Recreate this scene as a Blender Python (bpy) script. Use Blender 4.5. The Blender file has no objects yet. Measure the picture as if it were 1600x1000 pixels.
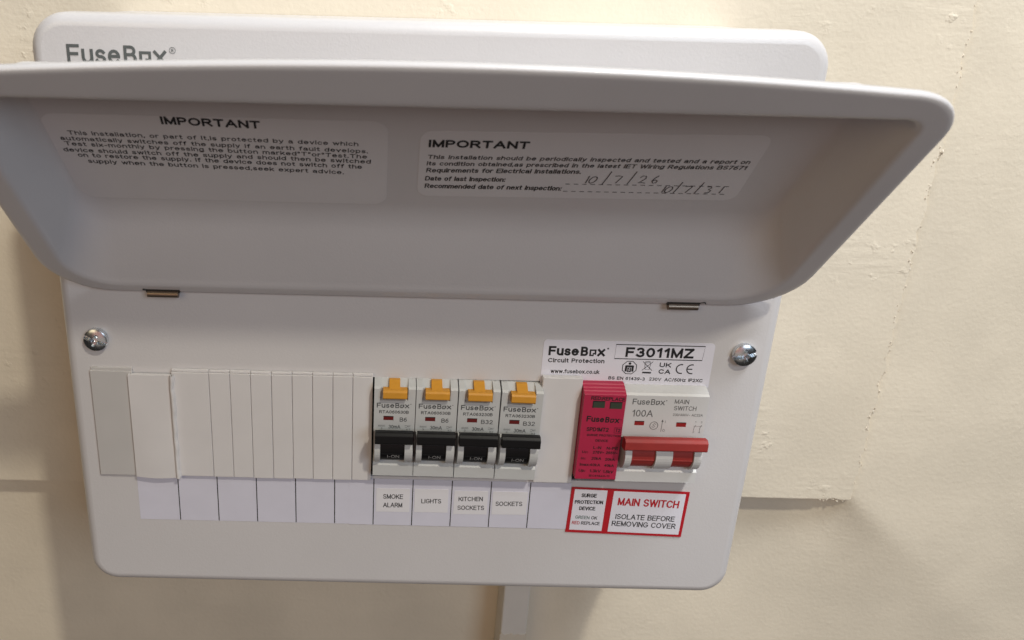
import bpy, bmesh, math, random
from mathutils import Vector, Matrix, noise

random.seed(7)
S = 0.001                                   # everything below is written in millimetres
scene = bpy.context.scene
COL = scene.collection

# ------------------------------------------------------------------ camera
# frame used below: x to the right, o out of the wall towards the room, z up (mm); world = (x, -o, z) * S
def W(x, o, z):
    return Vector((x * S, -o * S, z * S))

cd = bpy.data.cameras.new('camera')
cam = bpy.data.objects.new('camera', cd)
COL.objects.link(cam)
right = Vector((0.99968674, 0.00410909, 0.02468862))
down = Vector((0.02472221, -0.31590497, -0.94846869))
fwd = Vector((0.00390191, 0.94878194, -0.31590760))
m = Matrix.Identity(4)
for i in range(3):
    m[i][0] = right[i]; m[i][1] = -down[i]; m[i][2] = -fwd[i]
m.translation = W(-16.0667, 299.9615, 275.8549)
cam.matrix_world = m
cd.sensor_width = 36.0
cd.lens = 1200.0 * 36.0 / 1600.0
cd.shift_x = (800.0 - 605.673) / 1600.0
cd.shift_y = -(500.0 - 379.409) / 1600.0
cd.clip_start = 0.01
cd.clip_end = 20.0
cd.dof.use_dof = True
cd.dof.focus_distance = 0.328
cd.dof.aperture_fstop = 13.0
scene.camera = cam

# ------------------------------------------------------------------ light
world = bpy.data.worlds.new('World')
scene.world = world
world.use_nodes = True
bg = world.node_tree.nodes['Background']
bg.inputs['Color'].default_value = (1.0, 0.93, 0.86, 1)
bg.inputs['Strength'].default_value = 0.02

def area(name, loc, target, size, power, colour, size_y=None, shape='RECTANGLE'):
    l = bpy.data.lights.new(name, 'AREA')
    l.shape = shape
    l.size = size
    if size_y: l.size_y = size_y
    l.energy = power
    l.color = colour
    ob = bpy.data.objects.new(name, l)
    COL.objects.link(ob)
    p = W(*loc); t = W(*target)
    ob.location = p
    ob.rotation_euler = (t - p).to_track_quat('-Z', 'Y').to_euler()
    return ob

area('ceiling_lamp', (509, 890, 1450), (0, 0, 130), 0.07, 11.8, (1.0, 0.93, 0.78), 0.07)
area('overhead_light', (470, 330, 1250), (0, -60, 150), 0.4, 13.0, (0.89, 0.94, 1.0), 0.3)  # steep soft light from above right, its source unseen
area('front_right_fill', (900, 1400, 850), (0, 0, 130), 0.8, 8.4, (0.73, 0.86, 1.0), 0.8)  # cool fill added at front right to lift the shaded parts
area('front_left_fill', (-900, 1400, 850), (0, 0, 130), 0.8, 3.8, (1.0, 0.82, 0.52), 0.8)  # warm fill added at front left, no known fitting
area('wall_bounce', (-200, 2000, 400), (0, 0, 130), 1.5, 2.6, (1.0, 0.50, 0.42), 1.2)  # lamp added in place of warm light thrown back by the room
area('floor_bounce', (0, 1200, -400), (0, 0, 130), 1.2, 1.15, (1.0, 0.88, 0.78), 0.8)  # fill added low in front to brighten the inside of the lid

vs = scene.view_settings
vs.view_transform = 'Standard'
vs.look = 'None'
vs.exposure = 0.0
vs.gamma = 1.0
vs.use_curve_mapping = False
scene.render.engine = 'CYCLES'

# ------------------------------------------------------------------ materials
def mat(name, colour, rough=0.5, metal=0.0, bump=0.0, bump_scale=900.0, mottle=0.0, mottle_scale=60.0, spec=0.5, coat=0.0):
    mt = bpy.data.materials.new(name)
    mt.use_nodes = True
    nt = mt.node_tree
    b = nt.nodes['Principled BSDF']
    b.inputs['Base Color'].default_value = (*colour, 1)
    b.inputs['Roughness'].default_value = rough
    b.inputs['Metallic'].default_value = metal
    b.inputs['Specular IOR Level'].default_value = spec
    b.inputs['Coat Weight'].default_value = coat
    b.inputs['Coat Roughness'].default_value = 0.12
    tc = nt.nodes.new('ShaderNodeTexCoord')
    if mottle > 0:
        n = nt.nodes.new('ShaderNodeTexNoise')
        n.inputs['Scale'].default_value = mottle_scale
        n.inputs['Detail'].default_value = 5
        nt.links.new(tc.outputs['Object'], n.inputs['Vector'])
        r = nt.nodes.new('ShaderNodeMapRange')
        r.inputs['From Min'].default_value = 0.3
        r.inputs['From Max'].default_value = 0.7
        r.inputs['To Min'].default_value = 1 - mottle
        r.inputs['To Max'].default_value = 1 + mottle
        nt.links.new(n.outputs['Fac'], r.inputs['Value'])
        mx = nt.nodes.new('ShaderNodeMix')
        mx.data_type = 'RGBA'
        mx.blend_type = 'MULTIPLY'
        mx.inputs['Factor'].default_value = 1
        mx.inputs[6].default_value = (*colour, 1)
        nt.links.new(r.outputs['Result'], mx.inputs[7])
        nt.links.new(mx.outputs[2], b.inputs['Base Color'])
        r2 = nt.nodes.new('ShaderNodeMapRange')
        r2.inputs['To Min'].default_value = max(0.02, rough - 0.08)
        r2.inputs['To Max'].default_value = min(1, rough + 0.08)
        nt.links.new(n.outputs['Fac'], r2.inputs['Value'])
        nt.links.new(r2.outputs['Result'], b.inputs['Roughness'])
    if bump > 0:
        n = nt.nodes.new('ShaderNodeTexNoise')
        n.inputs['Scale'].default_value = bump_scale
        n.inputs['Detail'].default_value = 3
        nt.links.new(tc.outputs['Object'], n.inputs['Vector'])
        bp = nt.nodes.new('ShaderNodeBump')
        bp.inputs['Strength'].default_value = bump
        bp.inputs['Distance'].default_value = 0.0004
        nt.links.new(n.outputs['Fac'], bp.inputs['Height'])
        nt.links.new(bp.outputs['Normal'], b.inputs['Normal'])
    return mt

def wall_mat(name, colour, strokes, lumps, seed):
    """cream emulsion: roller stipple, brush strokes running sideways and scattered lumps"""
    mt = bpy.data.materials.new(name)
    mt.use_nodes = True
    nt = mt.node_tree
    b = nt.nodes['Principled BSDF']
    b.inputs['Roughness'].default_value = 0.62
    b.inputs['Specular IOR Level'].default_value = 0.35
    tc = nt.nodes.new('ShaderNodeTexCoord')
    def nz(scale, detail, sc=(1, 1, 1), rough=0.55):
        mp = nt.nodes.new('ShaderNodeMapping')
        mp.inputs['Scale'].default_value = sc
        mp.inputs['Location'].default_value = (seed, seed * 0.7, seed * 1.3)
        nt.links.new(tc.outputs['Object'], mp.inputs['Vector'])
        n = nt.nodes.new('ShaderNodeTexNoise')
        n.inputs['Scale'].default_value = scale
        n.inputs['Detail'].default_value = detail
        n.inputs['Roughness'].default_value = rough
        nt.links.new(mp.outputs['Vector'], n.inputs['Vector'])
        return n.outputs['Fac']
    def ramp(sock, a, bb, lo=0.0, hi=1.0):
        r = nt.nodes.new('ShaderNodeMapRange')
        r.interpolation_type = 'SMOOTHSTEP'
        r.inputs['From Min'].default_value = a
        r.inputs['From Max'].default_value = bb
        r.inputs['To Min'].default_value = lo
        r.inputs['To Max'].default_value = hi
        nt.links.new(sock, r.inputs['Value'])
        return r.outputs['Result']
    def mul(a, k):
        q = nt.nodes.new('ShaderNodeMath'); q.operation = 'MULTIPLY'
        nt.links.new(a, q.inputs[0])
        if isinstance(k, float): q.inputs[1].default_value = k
        else: nt.links.new(k, q.inputs[1])
        return q.outputs[0]
    def add(a, c):
        q = nt.nodes.new('ShaderNodeMath'); q.operation = 'ADD'
        nt.links.new(a, q.inputs[0]); nt.links.new(c, q.inputs[1])
        return q.outputs[0]
    stip = mul(nz(430, 5), 0.22)
    st = mul(nz(150, 4, (0.16, 1, 1.5)), strokes)
    lump = mul(ramp(nz(130, 3), 0.58, 0.74), lumps)
    patch = ramp(nz(16, 2), 0.42, 0.62)
    wave = mul(nz(22, 2), 0.35)
    h = add(add(stip, mul(add(st, lump), patch)), wave)
    bp = nt.nodes.new('ShaderNodeBump')
    bp.inputs['Strength'].default_value = 0.8
    bp.inputs['Distance'].default_value = 0.0011
    nt.links.new(h, bp.inputs['Height'])
    nt.links.new(bp.outputs['Normal'], b.inputs['Normal'])
    mx = nt.nodes.new('ShaderNodeMix')
    mx.data_type = 'RGBA'
    mx.inputs[6].default_value = (*[c * 0.94 for c in colour], 1)
    mx.inputs[7].default_value = (*[min(1, c * 1.05) for c in colour], 1)
    nt.links.new(ramp(nz(14, 5), 0.3, 0.7), mx.inputs['Factor'])
    nt.links.new(mx.outputs[2], b.inputs['Base Color'])
    return mt

M = {}
M['paint'] = mat('white_powder_coat', (0.65, 0.632, 0.638), 0.36, bump=0.14, bump_scale=1100, mottle=0.022, mottle_scale=18, coat=0.25)
M['inside'] = mat('dark_interior', (0.05, 0.05, 0.05), 0.7)
M['logo'] = mat('grey_logo_ink', (0.105, 0.115, 0.115), 0.5)
M['ink'] = mat('black_ink', (0.012, 0.012, 0.014), 0.5)
M['soft_ink'] = mat('grey_print', (0.055, 0.058, 0.062), 0.55)
M['faint_ink'] = mat('pale_grey_print', (0.14, 0.142, 0.145), 0.55)
M['pen'] = mat('ballpoint_ink', (0.008, 0.008, 0.014), 0.45)
M['sticker'] = mat('lid_sticker_film', (0.715, 0.70, 0.71), 0.42, mottle=0.012)
M['gloss_label'] = mat('gloss_label_film', (0.79, 0.78, 0.86), 0.30)
M['strip'] = mat('label_strip_paper', (0.70, 0.695, 0.80), 0.55, mottle=0.02, mottle_scale=90)
M['tape'] = mat('label_tape', (0.80, 0.79, 0.83), 0.45)
M['red_ink'] = mat('red_label_ink', (0.50, 0.012, 0.022), 0.4)
M['green_ink'] = mat('green_grey_ink', (0.10, 0.17, 0.15), 0.5)
M['body'] = mat('breaker_grey_plastic', (0.56, 0.57, 0.57), 0.48, bump=0.06, bump_scale=2500, mottle=0.02)
M['body_white'] = mat('switch_pale_plastic', (0.66, 0.66, 0.66), 0.45, bump=0.06, bump_scale=2500, mottle=0.02)
M['black'] = mat('black_toggle_plastic', (0.006, 0.006, 0.007), 0.45, mottle=0.05, spec=0.25)
M['yellow'] = mat('amber_button_plastic', (0.66, 0.30, 0.025), 0.42, mottle=0.05, mottle_scale=300)
M['red'] = mat('red_toggle_plastic', (0.35, 0.032, 0.028), 0.6, mottle=0.05, mottle_scale=200)
M['dark_red'] = mat('dark_red_flag', (0.14, 0.008, 0.008), 0.45)
M['mid_red'] = mat('red_flag', (0.30, 0.012, 0.012), 0.45)
M['crimson'] = mat('crimson_module_plastic', (0.47, 0.018, 0.068), 0.48, mottle=0.04, mottle_scale=80)
M['green'] = mat('green_flag', (0.04, 0.055, 0.036), 0.4)
M['blank_white'] = mat('white_blank_plastic', (0.72, 0.70, 0.70), 0.5, mottle=0.02, mottle_scale=70)
M['blank_grey'] = mat('grey_blank_plastic', (0.56, 0.545, 0.535), 0.5, mottle=0.02)
M['print_white'] = mat('white_print', (0.42, 0.42, 0.42), 0.5)
M['zinc'] = mat('zinc_plated_steel', (0.66, 0.69, 0.72), 0.27, metal=1.0, mottle=0.06, mottle_scale=300)
M['pin'] = mat('hinge_pin_steel', (0.27, 0.215, 0.17), 0.38, metal=1.0)
M['slot'] = mat('slot_shade_wire_steel', (0.02, 0.015, 0.012), 0.6)  # wire tail, and the shade in the hinge slots put in as colour
M['trunk'] = mat('white_trunking_plastic', (0.78, 0.745, 0.69), 0.45, mottle=0.03)
CREAM = (0.80, 0.72, 0.585)
M['wall'] = wall_mat('cream_wall_paint', CREAM, 0.16, 0.10, 3.1)
M['board'] = wall_mat('cream_board_paint', CREAM, 0.42, 0.42, 11.7)
M['flake'] = mat('chipped_paint', (0.74, 0.67, 0.56), 0.6)

# ------------------------------------------------------------------ mesh helpers
class MB:
    """collects geometry in (x, o, z) millimetres; build() links it as ONE mesh object"""
    def __init__(self):
        self.v = []; self.f = []; self.mi = []; self.sm = []
    def add(self, verts, faces, mi=0, smooth=False):
        k = len(self.v)
        self.v += [tuple(p) for p in verts]
        for f in faces:
            self.f.append([i + k for i in f]); self.mi.append(mi); self.sm.append(smooth)
    def box(self, x0, x1, o0, o1, z0, z1, mi=0):
        v = [(x, o, z) for x in (x0, x1) for o in (o0, o1) for z in (z0, z1)]
        self.add(v, [(0, 1, 3, 2), (4, 6, 7, 5), (0, 4, 5, 1), (2, 3, 7, 6), (0, 2, 6, 4), (1, 5, 7, 3)], mi)
    def prism(self, prof, x0, x1, mi=0, smooth=False):
        """profile of (o, z) points swept along x"""
        n = len(prof)
        self.add([(x0, o, z) for o, z in prof] + [(x1, o, z) for o, z in prof],
                 [(i, (i + 1) % n, n + (i + 1) % n, n + i) for i in range(n)], mi, smooth)
        self.add([(x0, o, z) for o, z in prof], [list(range(n))], mi)
        self.add([(x1, o, z) for o, z in prof], [list(range(n))], mi)
    def plate(self, outline, o0, o1, mi=0):
        """outline of (x, z) points given a thickness along o"""
        n = len(outline)
        self.add([(x, o0, z) for x, z in outline] + [(x, o1, z) for x, z in outline],
                 [list(range(n)), list(range(n, 2 * n))] + [(i, (i + 1) % n, n + (i + 1) % n, n + i) for i in range(n)], mi)
    def flat(self, pts, o, mi=0):
        self.add([(x, o, z) for x, z in pts], [list(range(len(pts)))], mi)
    def ribbon(self, pts, w, o, mi=0, closed=False):
        """flat pen stroke along (x, z) points"""
        P = [Vector(p) for p in pts]
        n = len(P)
        L, R = [], []
        for i in range(n):
            a = P[(i - 1) % n] if (closed or i > 0) else P[i]
            b = P[(i + 1) % n] if (closed or i < n - 1) else P[i]
            d = (b - a)
            if d.length < 1e-9: d = Vector((1, 0))
            d.normalize()
            nn = Vector((-d.y, d.x)) * w * 0.5
            L.append(P[i] + nn); R.append(P[i] - nn)
        fs = [(i, (i + 1) % n, n + (i + 1) % n, n + i) for i in range(n if closed else n - 1)]
        self.add([(p.x, o, p.y) for p in L] + [(p.x, o, p.y) for p in R], fs, mi)
    def build(self, name, mats, parent=None, origin=(0, 0, 0), fn=None, recalc=True, data=None):
        if fn: vv = [fn(*p) for p in self.v]
        else: vv = self.v
        ox, oo, oz = origin
        me = bpy.data.meshes.new(name)
        me.from_pydata([W(x - ox, o - oo, z - oz) for x, o, z in vv], [], self.f)
        for mt in (mats if isinstance(mats, (list, tuple)) else [mats]): me.materials.append(M[mt])
        me.polygons.foreach_set('material_index', self.mi)
        me.polygons.foreach_set('use_smooth', self.sm)
        if recalc:
            bm = bmesh.new(); bm.from_mesh(me)
            bmesh.ops.recalc_face_normals(bm, faces=bm.faces)
            bm.to_mesh(me); bm.free()
        me.update()
        ob = bpy.data.objects.new(name, me)
        COL.objects.link(ob)
        if parent: ob.parent = parent
        return ob

def empty(name, loc):
    e = bpy.data.objects.new(name, None)
    e.empty_display_size = 0.01
    COL.objects.link(e)
    e.location = W(*loc)
    return e

def tag(o, label=None, cat=None, group=None, kind=None):
    if label: o['label'] = label
    if cat: o['category'] = cat
    if group: o['group'] = group
    if kind: o['kind'] = kind
    return o

def bevel(ob, w, seg=2, angle=35):
    b = ob.modifiers.new('bevel', 'BEVEL')
    b.width = w * S; b.segments = seg; b.limit_method = 'ANGLE'; b.angle_limit = math.radians(angle)
    return ob

def rrect(x0, x1, z0, z1, r, seg=6, side=1):
    """rounded rectangle, anticlockwise from the lower right; r = (bottom right, top right, top left, bottom left)"""
    if not isinstance(r, (tuple, list)): r = (r,) * 4
    pts = []
    cs = [(x1 - r[0], z0 + r[0], r[0], -90), (x1 - r[1], z1 - r[1], r[1], 0), (x0 + r[2], z1 - r[2], r[2], 90), (x0 + r[3], z0 + r[3], r[3], 180)]
    for k, (cx, cz, rr, a0) in enumerate(cs):
        for i in range(seg + 1):
            a = math.radians(a0 + 90 * i / seg)
            pts.append((cx + rr * math.cos(a), cz + rr * math.sin(a)))
        nx = cs[(k + 1) % 4]
        a = math.radians(nx[3])
        e = (nx[0] + nx[2] * math.cos(a), nx[1] + nx[2] * math.sin(a))
        s = pts[-1]
        for i in range(1, side):
            t = i / side
            pts.append((s[0] + (e[0] - s[0]) * t, s[1] + (e[1] - s[1]) * t))
    return pts

# lettering: a plain grotesque drawn stroke by stroke; a capital is 1 high, a small letter 0.73
def _a(cx, cy, rx, ry, a0, a1):
    n = max(3, int(abs(a1 - a0) / 24))
    return [(cx + rx * math.cos(math.radians(a0 + (a1 - a0) * i / n)), cy + ry * math.sin(math.radians(a0 + (a1 - a0) * i / n))) for i in range(n + 1)]
_o = _a(.29, .365, .29, .365, 90, 450)
_dot = [(0, .93), (0, 1.03)]
GL = {
 'A': (.90, [[(0, 0), (.45, 1), (.90, 0)], [(.16, .35), (.74, .35)]]),
 'B': (.72, [[(0, 0), (0, 1), (.40, 1)] + _a(.40, .765, .26, .235, 90, -90) + [(0, .53)], [(.40, .53)] + _a(.44, .265, .28, .265, 90, -90) + [(0, 0)]]),
 'C': (.84, [_a(.45, .5, .45, .5, 40, 320)]),
 'D': (.80, [[(0, 0), (0, 1), (.36, 1)] + _a(.36, .5, .44, .5, 90, -90) + [(0, 0)]]),
 'E': (.66, [[(.66, 1), (0, 1), (0, 0), (.66, 0)], [(0, .53), (.60, .53)]]),
 'F': (.62, [[(.62, 1), (0, 1), (0, 0)], [(0, .51), (.54, .51)]]),
 'G': (.88, [_a(.45, .5, .45, .5, 42, 325) + [(.86, .22), (.86, .47), (.48, .47)]]),
 'H': (.74, [[(0, 0), (0, 1)], [(.74, 0), (.74, 1)], [(0, .53), (.74, .53)]]),
 'I': (.02, [[(.01, 0), (.01, 1)]]),
 'J': (.50, [[(.5, 1), (.5, .28)] + _a(.25, .28, .25, .28, 0, -180)]),
 'K': (.74, [[(0, 0), (0, 1)], [(.72, 1), (0, .36)], [(.26, .58), (.76, 0)]]),
 'L': (.58, [[(0, 1), (0, 0), (.58, 0)]]),
 'M': (.86, [[(0, 0), (0, 1)], [(0, 1), (.43, .05)], [(.43, .05), (.86, 1)], [(.86, 1), (.86, 0)]]),
 'N': (.74, [[(0, 0), (0, 1)], [(0, 1), (.74, 0)], [(.74, 0), (.74, 1)]]),
 'O': (.92, [_a(.46, .5, .46, .5, 90, 450)]),
 'P': (.68, [[(0, 0), (0, 1), (.38, 1)] + _a(.38, .735, .29, .265, 90, -90) + [(0, .47)]]),
 'Q': (.92, [_a(.46, .5, .46, .5, 90, 450), [(.55, .25), (.88, -.05)]]),
 'R': (.76, [[(0, 0), (0, 1), (.42, 1)] + _a(.42, .745, .28, .255, 90, -90) + [(0, .49)], [(.36, .49), (.76, 0)]]),
 'S': (.70, [_a(.35, .745, .31, .255, 25, 265) + _a(.36, .25, .34, .25, 85, -160)]),
 'T': (.74, [[(0, 1), (.74, 1)], [(.37, 1), (.37, 0)]]),
 'U': (.74, [[(0, 1), (0, .36)] + _a(.37, .36, .37, .36, 180, 360) + [(.74, 1)]]),
 'V': (.84, [[(0, 1), (.42, 0)], [(.42, 0), (.84, 1)]]),
 'W': (1.2, [[(0, 1), (.3, 0)], [(.3, 0), (.6, .97)], [(.6, .97), (.9, 0)], [(.9, 0), (1.2, 1)]]),
 'X': (.82, [[(0, 0), (.80, 1)], [(.02, 1), (.82, 0)]]),
 'Y': (.80, [[(0, 1), (.40, .44), (.40, 0)], [(.80, 1), (.40, .44)]]),
 'Z': (.72, [[(.02, 1), (.70, 1)], [(.70, 1), (0, 0)], [(0, 0), (.72, 0)]]),
 'a': (.56, [_a(.27, .48, .24, .25, 160, 0) + [(.51, .12), (.56, 0)], [(.51, .42), (.28, .39)] + _a(.22, .20, .22, .20, 90, 270) + [(.38, .05), (.51, .2)]]),
 'b': (.58, [[(0, 0), (0, 1)], _o]),
 'c': (.54, [_a(.3, .365, .3, .365, 42, 318)]),
 'd': (.58, [[(.58, 0), (.58, 1)], _o]),
 'e': (.60, [[(.02, .40), (.59, .40)] + _a(.3, .365, .3, .365, 8, 318)]),
 'f': (.34, [[(.14, 0), (.14, .8)] + _a(.36, .8, .22, .2, 180, 85), [(0, .70), (.34, .70)]]),
 'g': (.57, [_o, [(.57, .73), (.57, -.06)] + _a(.29, -.06, .28, .21, 0, -160)]),
 'h': (.54, [[(0, 0), (0, 1)], [(0, .40)] + _a(.27, .45, .27, .28, 180, 0) + [(.54, 0)]]),
 'i': (.02, [[(.01, 0), (.01, .73)], [(.01, .92), (.01, 1.02)]]),
 'j': (.16, [[(.14, .73), (.14, -.15), (.0, -.27)], [(.14, .92), (.14, 1.02)]]),
 'k': (.52, [[(0, 0), (0, 1)], [(.48, .73), (0, .26)], [(.18, .43), (.53, 0)]]),
 'l': (.02, [[(.01, 0), (.01, 1)]]),
 'm': (.92, [[(0, 0), (0, .73)], [(0, .40)] + _a(.23, .48, .23, .25, 180, 0) + [(.46, 0)], [(.46, .40)] + _a(.69, .48, .23, .25, 180, 0) + [(.92, 0)]]),
 'n': (.54, [[(0, 0), (0, .73)], [(0, .40)] + _a(.27, .45, .27, .28, 180, 0) + [(.54, 0)]]),
 'o': (.58, [_o]),
 'p': (.58, [[(0, -.28), (0, .73)], _o]),
 'q': (.58, [[(.58, -.28), (.58, .73)], _o]),
 'r': (.32, [[(0, 0), (0, .73)], [(0, .42)] + _a(.28, .44, .28, .28, 180, 75)]),
 's': (.50, [_a(.25, .545, .22, .185, 25, 265) + _a(.25, .185, .25, .185, 85, -160)]),
 't': (.32, [[(.13, .95), (.13, .16)] + _a(.28, .16, .15, .15, 180, 290), [(0, .70), (.32, .70)]]),
 'u': (.54, [[(0, .73), (0, .28)] + _a(.27, .28, .27, .28, 180, 360), [(.54, .73), (.54, 0)]]),
 'v': (.56, [[(0, .73), (.28, 0)], [(.28, 0), (.56, .73)]]),
 'w': (.86, [[(0, .73), (.21, 0)], [(.21, 0), (.43, .7)], [(.43, .7), (.65, 0)], [(.65, 0), (.86, .73)]]),
 'x': (.54, [[(0, 0), (.53, .73)], [(.01, .73), (.54, 0)]]),
 'y': (.56, [[(0, .73), (.29, .02)], [(.56, .73), (.24, -.16), (.05, -.27)]]),
 'z': (.50, [[(.02, .73), (.49, .73)], [(.49, .73), (0, 0)], [(0, 0), (.5, 0)]]),
 '0': (.62, [_a(.31, .5, .31, .5, 90, 450)]),
 '1': (.36, [[(.04, .76), (.30, 1), (.30, 0)]]),
 '2': (.62, [_a(.31, .71, .29, .29, 170, -35) + [(.02, 0)], [(.02, 0), (.62, 0)]]),
 '3': (.62, [_a(.30, .75, .26, .25, 150, -80), _a(.30, .265, .31, .265, 85, -155)]),
 '4': (.66, [[(.48, 0), (.48, 1)], [(.48, 1), (0, .28)], [(0, .28), (.66, .28)]]),
 '5': (.62, [[(.58, 1), (.13, 1)], [(.13, 1), (.05, .48)], _a(.30, .33, .31, .33, 142, -155)]),
 '6': (.62, [_a(.31, .32, .30, .32, 90, 450), _a(.44, .32, .43, .68, 180, 75)]),
 '7': (.60, [[(0, 1), (.60, 1)], [(.60, 1), (.34, .5), (.22, 0)]]),
 '8': (.62, [_a(.31, .765, .26, .235, 90, 450), _a(.31, .265, .31, .265, 90, 450)]),
 '9': (.62, [_a(.31, .68, .30, .32, 90, 450), _a(.18, .68, .43, .68, 0, -105)]),
 '.': (.06, [[(.03, 0), (.03, .10)]]), ',': (.06, [[(.04, .10), (.04, 0), (0, -.14)]]), ':': (.06, [[(.03, 0), (.03, .10)], [(.03, .60), (.03, .70)]]),
 '-': (.32, [[(0, .36), (.32, .36)]]), '/': (.36, [[(0, -.02), (.36, 1.02)]]), '"': (.26, [[(.03, 1), (.03, .7)], [(.23, 1), (.23, .7)]]),
 '~': (.56, [[(0, .38), (.14, .48), (.28, .42), (.42, .36), (.56, .46)]]), ' ': (.26, []),
}

def text(mb, txt, x0, z0, x1, z1, cap, o, mi=0, bold=0.14, surf=None, slant=0.0):
    """letters fitted between the two ends of a baseline; bold = stroke width over cap height"""
    dx, dz = x1 - x0, z1 - z0
    L = math.hypot(dx, dz); ux, uz = dx / L, dz / L
    w = cap * bold
    gap = 0.215 + 0.6 * bold
    total = sum(GL[c][0] for c in txt) + gap * (len(txt) - 1)
    k = (L - w) / max(total, 1e-6) if total > 0.1 else 1.0
    pos = 0.0; lay = 0
    for c in txt:
        adv, strokes = GL[c]
        for st in strokes:
            P = []
            for px, py in st:
                s = w * 0.5 + (pos + px + slant * py) * k
                t = w * 0.5 + py * (cap - w)
                P.append(Vector((x0 + ux * s - uz * t, z0 + uz * s + ux * t)))
            run = [P[0]]
            def flush(run):
                if len(run) < 2: return
                a, b = run[0] - run[1], run[-1] - run[-2]
                closed = (run[0] - run[-1]).length < 1e-5
                if not closed:
                    run = run[:]
                    if a.length > 0: run[0] = run[0] + a.normalized() * w * 0.48
                    if b.length > 0: run[-1] = run[-1] + b.normalized() * w * 0.48
                else: run = run[:-1]
                n = len(run); Lf = []; Rt = []
                for i in range(n):
                    p = run[(i - 1) % n] if (closed or i) else run[i]
                    q = run[(i + 1) % n] if (closed or i < n - 1) else run[i]
                    d = q - p
                    if d.length < 1e-9: d = Vector((1, 0))
                    d.normalize(); nn = Vector((-d.y, d.x)) * w * 0.5
                    Lf.append(run[i] + nn); Rt.append(run[i] - nn)
                oo = o + 0.004 * (lay % 5)
                vs_ = [(v.x, (surf(v.x, v.y) if surf else oo), v.y) for v in Lf + Rt]
                mb.add(vs_, [(i, (i + 1) % n, n + (i + 1) % n, n + i) for i in range(n if closed else n - 1)], mi)
            for i in range(1, len(P)):
                run.append(P[i])
                if i < len(P) - 1:
                    d1, d2 = P[i] - P[i - 1], P[i + 1] - P[i]
                    if d1.length > 1e-6 and d2.length > 1e-6 and d1.angle(d2) > 0.75:
                        flush(run); lay += 1; run = [P[i]]
            flush(run); lay += 1
        pos += adv + gap

def maker_logo(mb, x0, z0, x1, z1, cap, o, mi=0, bold=0.16, dot=True):
    """the maker's wordmark: plain letters round a square letter o with a notch"""
    L = math.hypot(x1 - x0, z1 - z0); ux, uz = (x1 - x0) / L, (z1 - z0) / L
    def seg(t, a, b): text(mb, t, x0 + ux * L * a, z0 + uz * L * a, x0 + ux * L * b, z0 + uz * L * b, cap, o, mi, bold)
    seg('Fuse', 0.0, 0.535); seg('B', 0.57, 0.70); seg('x', 0.865, 1.0)
    a, b = 0.725 * L, 0.845 * L
    h = cap * 0.72; w = (b - a) * 0.24
    def q(pts): mb.flat([(x0 + ux * s - uz * t, z0 + uz * s + ux * t) for s, t in pts], o, mi)
    q([(a, 0), (a + w, 0), (a + w, h), (a, h)])
    q([(a + w, h - w), (b, h - w), (b, h), (a + w, h)])
    q([(b - w, h * 0.22), (b, h * 0.22), (b, h - w), (b - w, h - w)])
    q([(a + w, 0), (a + (b - a) * 0.66, 0), (a + (b - a) * 0.66, w), (a + w, w)])
    q([(a + (b - a) * 0.5, w), (a + (b - a) * 0.66, w), (a + (b - a) * 0.66, h * 0.48), (a + (b - a) * 0.5, h * 0.48)])
    q([(a + (b - a) * 0.66, h * 0.30), (b - w, h * 0.30), (b - w, h * 0.48), (a + (b - a) * 0.66, h * 0.48)])
    if dot:
        cx, cz, r = x0 + ux * L * 1.045, z0 + uz * L + cap * 0.82, cap * 0.09
        q([((cx - x0) + r * math.cos(i * 0.785), (cz - z0) + r * math.sin(i * 0.785)) for i in range(8)])

# ------------------------------------------------------------------ wall and board
def smooth(a, b, x):
    t = max(0.0, min(1.0, (x - a) / (b - a)))
    return t * t * (3 - 2 * t)

mb = MB()
xs = [-520 + i * 4 for i in range(281)]
zs = [-330 + i * 4 for i in range(201)]
def wall_o(x, z):
    d = max(0.0, -z - 5)
    h = 10.6 * smooth(246 - 0.9 * d, 264 + 1.3 * d, x)
    return -95.6 + h + 0.3 * noise.noise(Vector((x * 0.008, z * 0.008, 2.0)))
vv = [(x, wall_o(x, z), z) for z in zs for x in xs]
nx = len(xs)
mb.add(vv, [(j * nx + i, j * nx + i + 1, (j + 1) * nx + i + 1, (j + 1) * nx + i) for j in range(len(zs) - 1) for i in range(nx - 1)], 0, True)
wall = mb.build('wall', 'wall')
tag(wall, 'cream painted wall behind the fuse box', 'wall', kind='structure')

mb = MB()
edge = []
z = -4.0
while z < 470:
    jag = 2.2 * noise.noise(Vector((0, z * 0.09, 5))) + 0.9 * noise.noise(Vector((3, z * 0.33, 1))) + 0.4 * random.uniform(-1, 1)
    edge.append((263.2 + jag, z)); z += random.uniform(1.6, 3.0)
bot = []
x = 262.0
while x > -520:
    bot.append((x, -4.6 + 0.35 * noise.noise(Vector((x * 0.05, 0, 9))) + (0.7 * random.uniform(-1, 1) if x > 243 else 0.12 * random.uniform(-1, 1))))
    x -= random.uniform(2, 4) if x > 230 else 14
front = bot[::-1] + edge
front = [(x, z) for x, z in front] + [(-520, 470)]
n = len(front)
OB = -84.0
def board_o(x, z):
    return OB
mb.add([(x, OB, z) for x, z in front], [list(range(n))], 0)
mb.add([(x, OB, z) for x, z in front] + [(x + (0.7 if z > -3.9 else 0), -99.0, z) for x, z in front], [(i, i + 1, n + i + 1, n + i) for i in range(n - 1)], 0)
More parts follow.
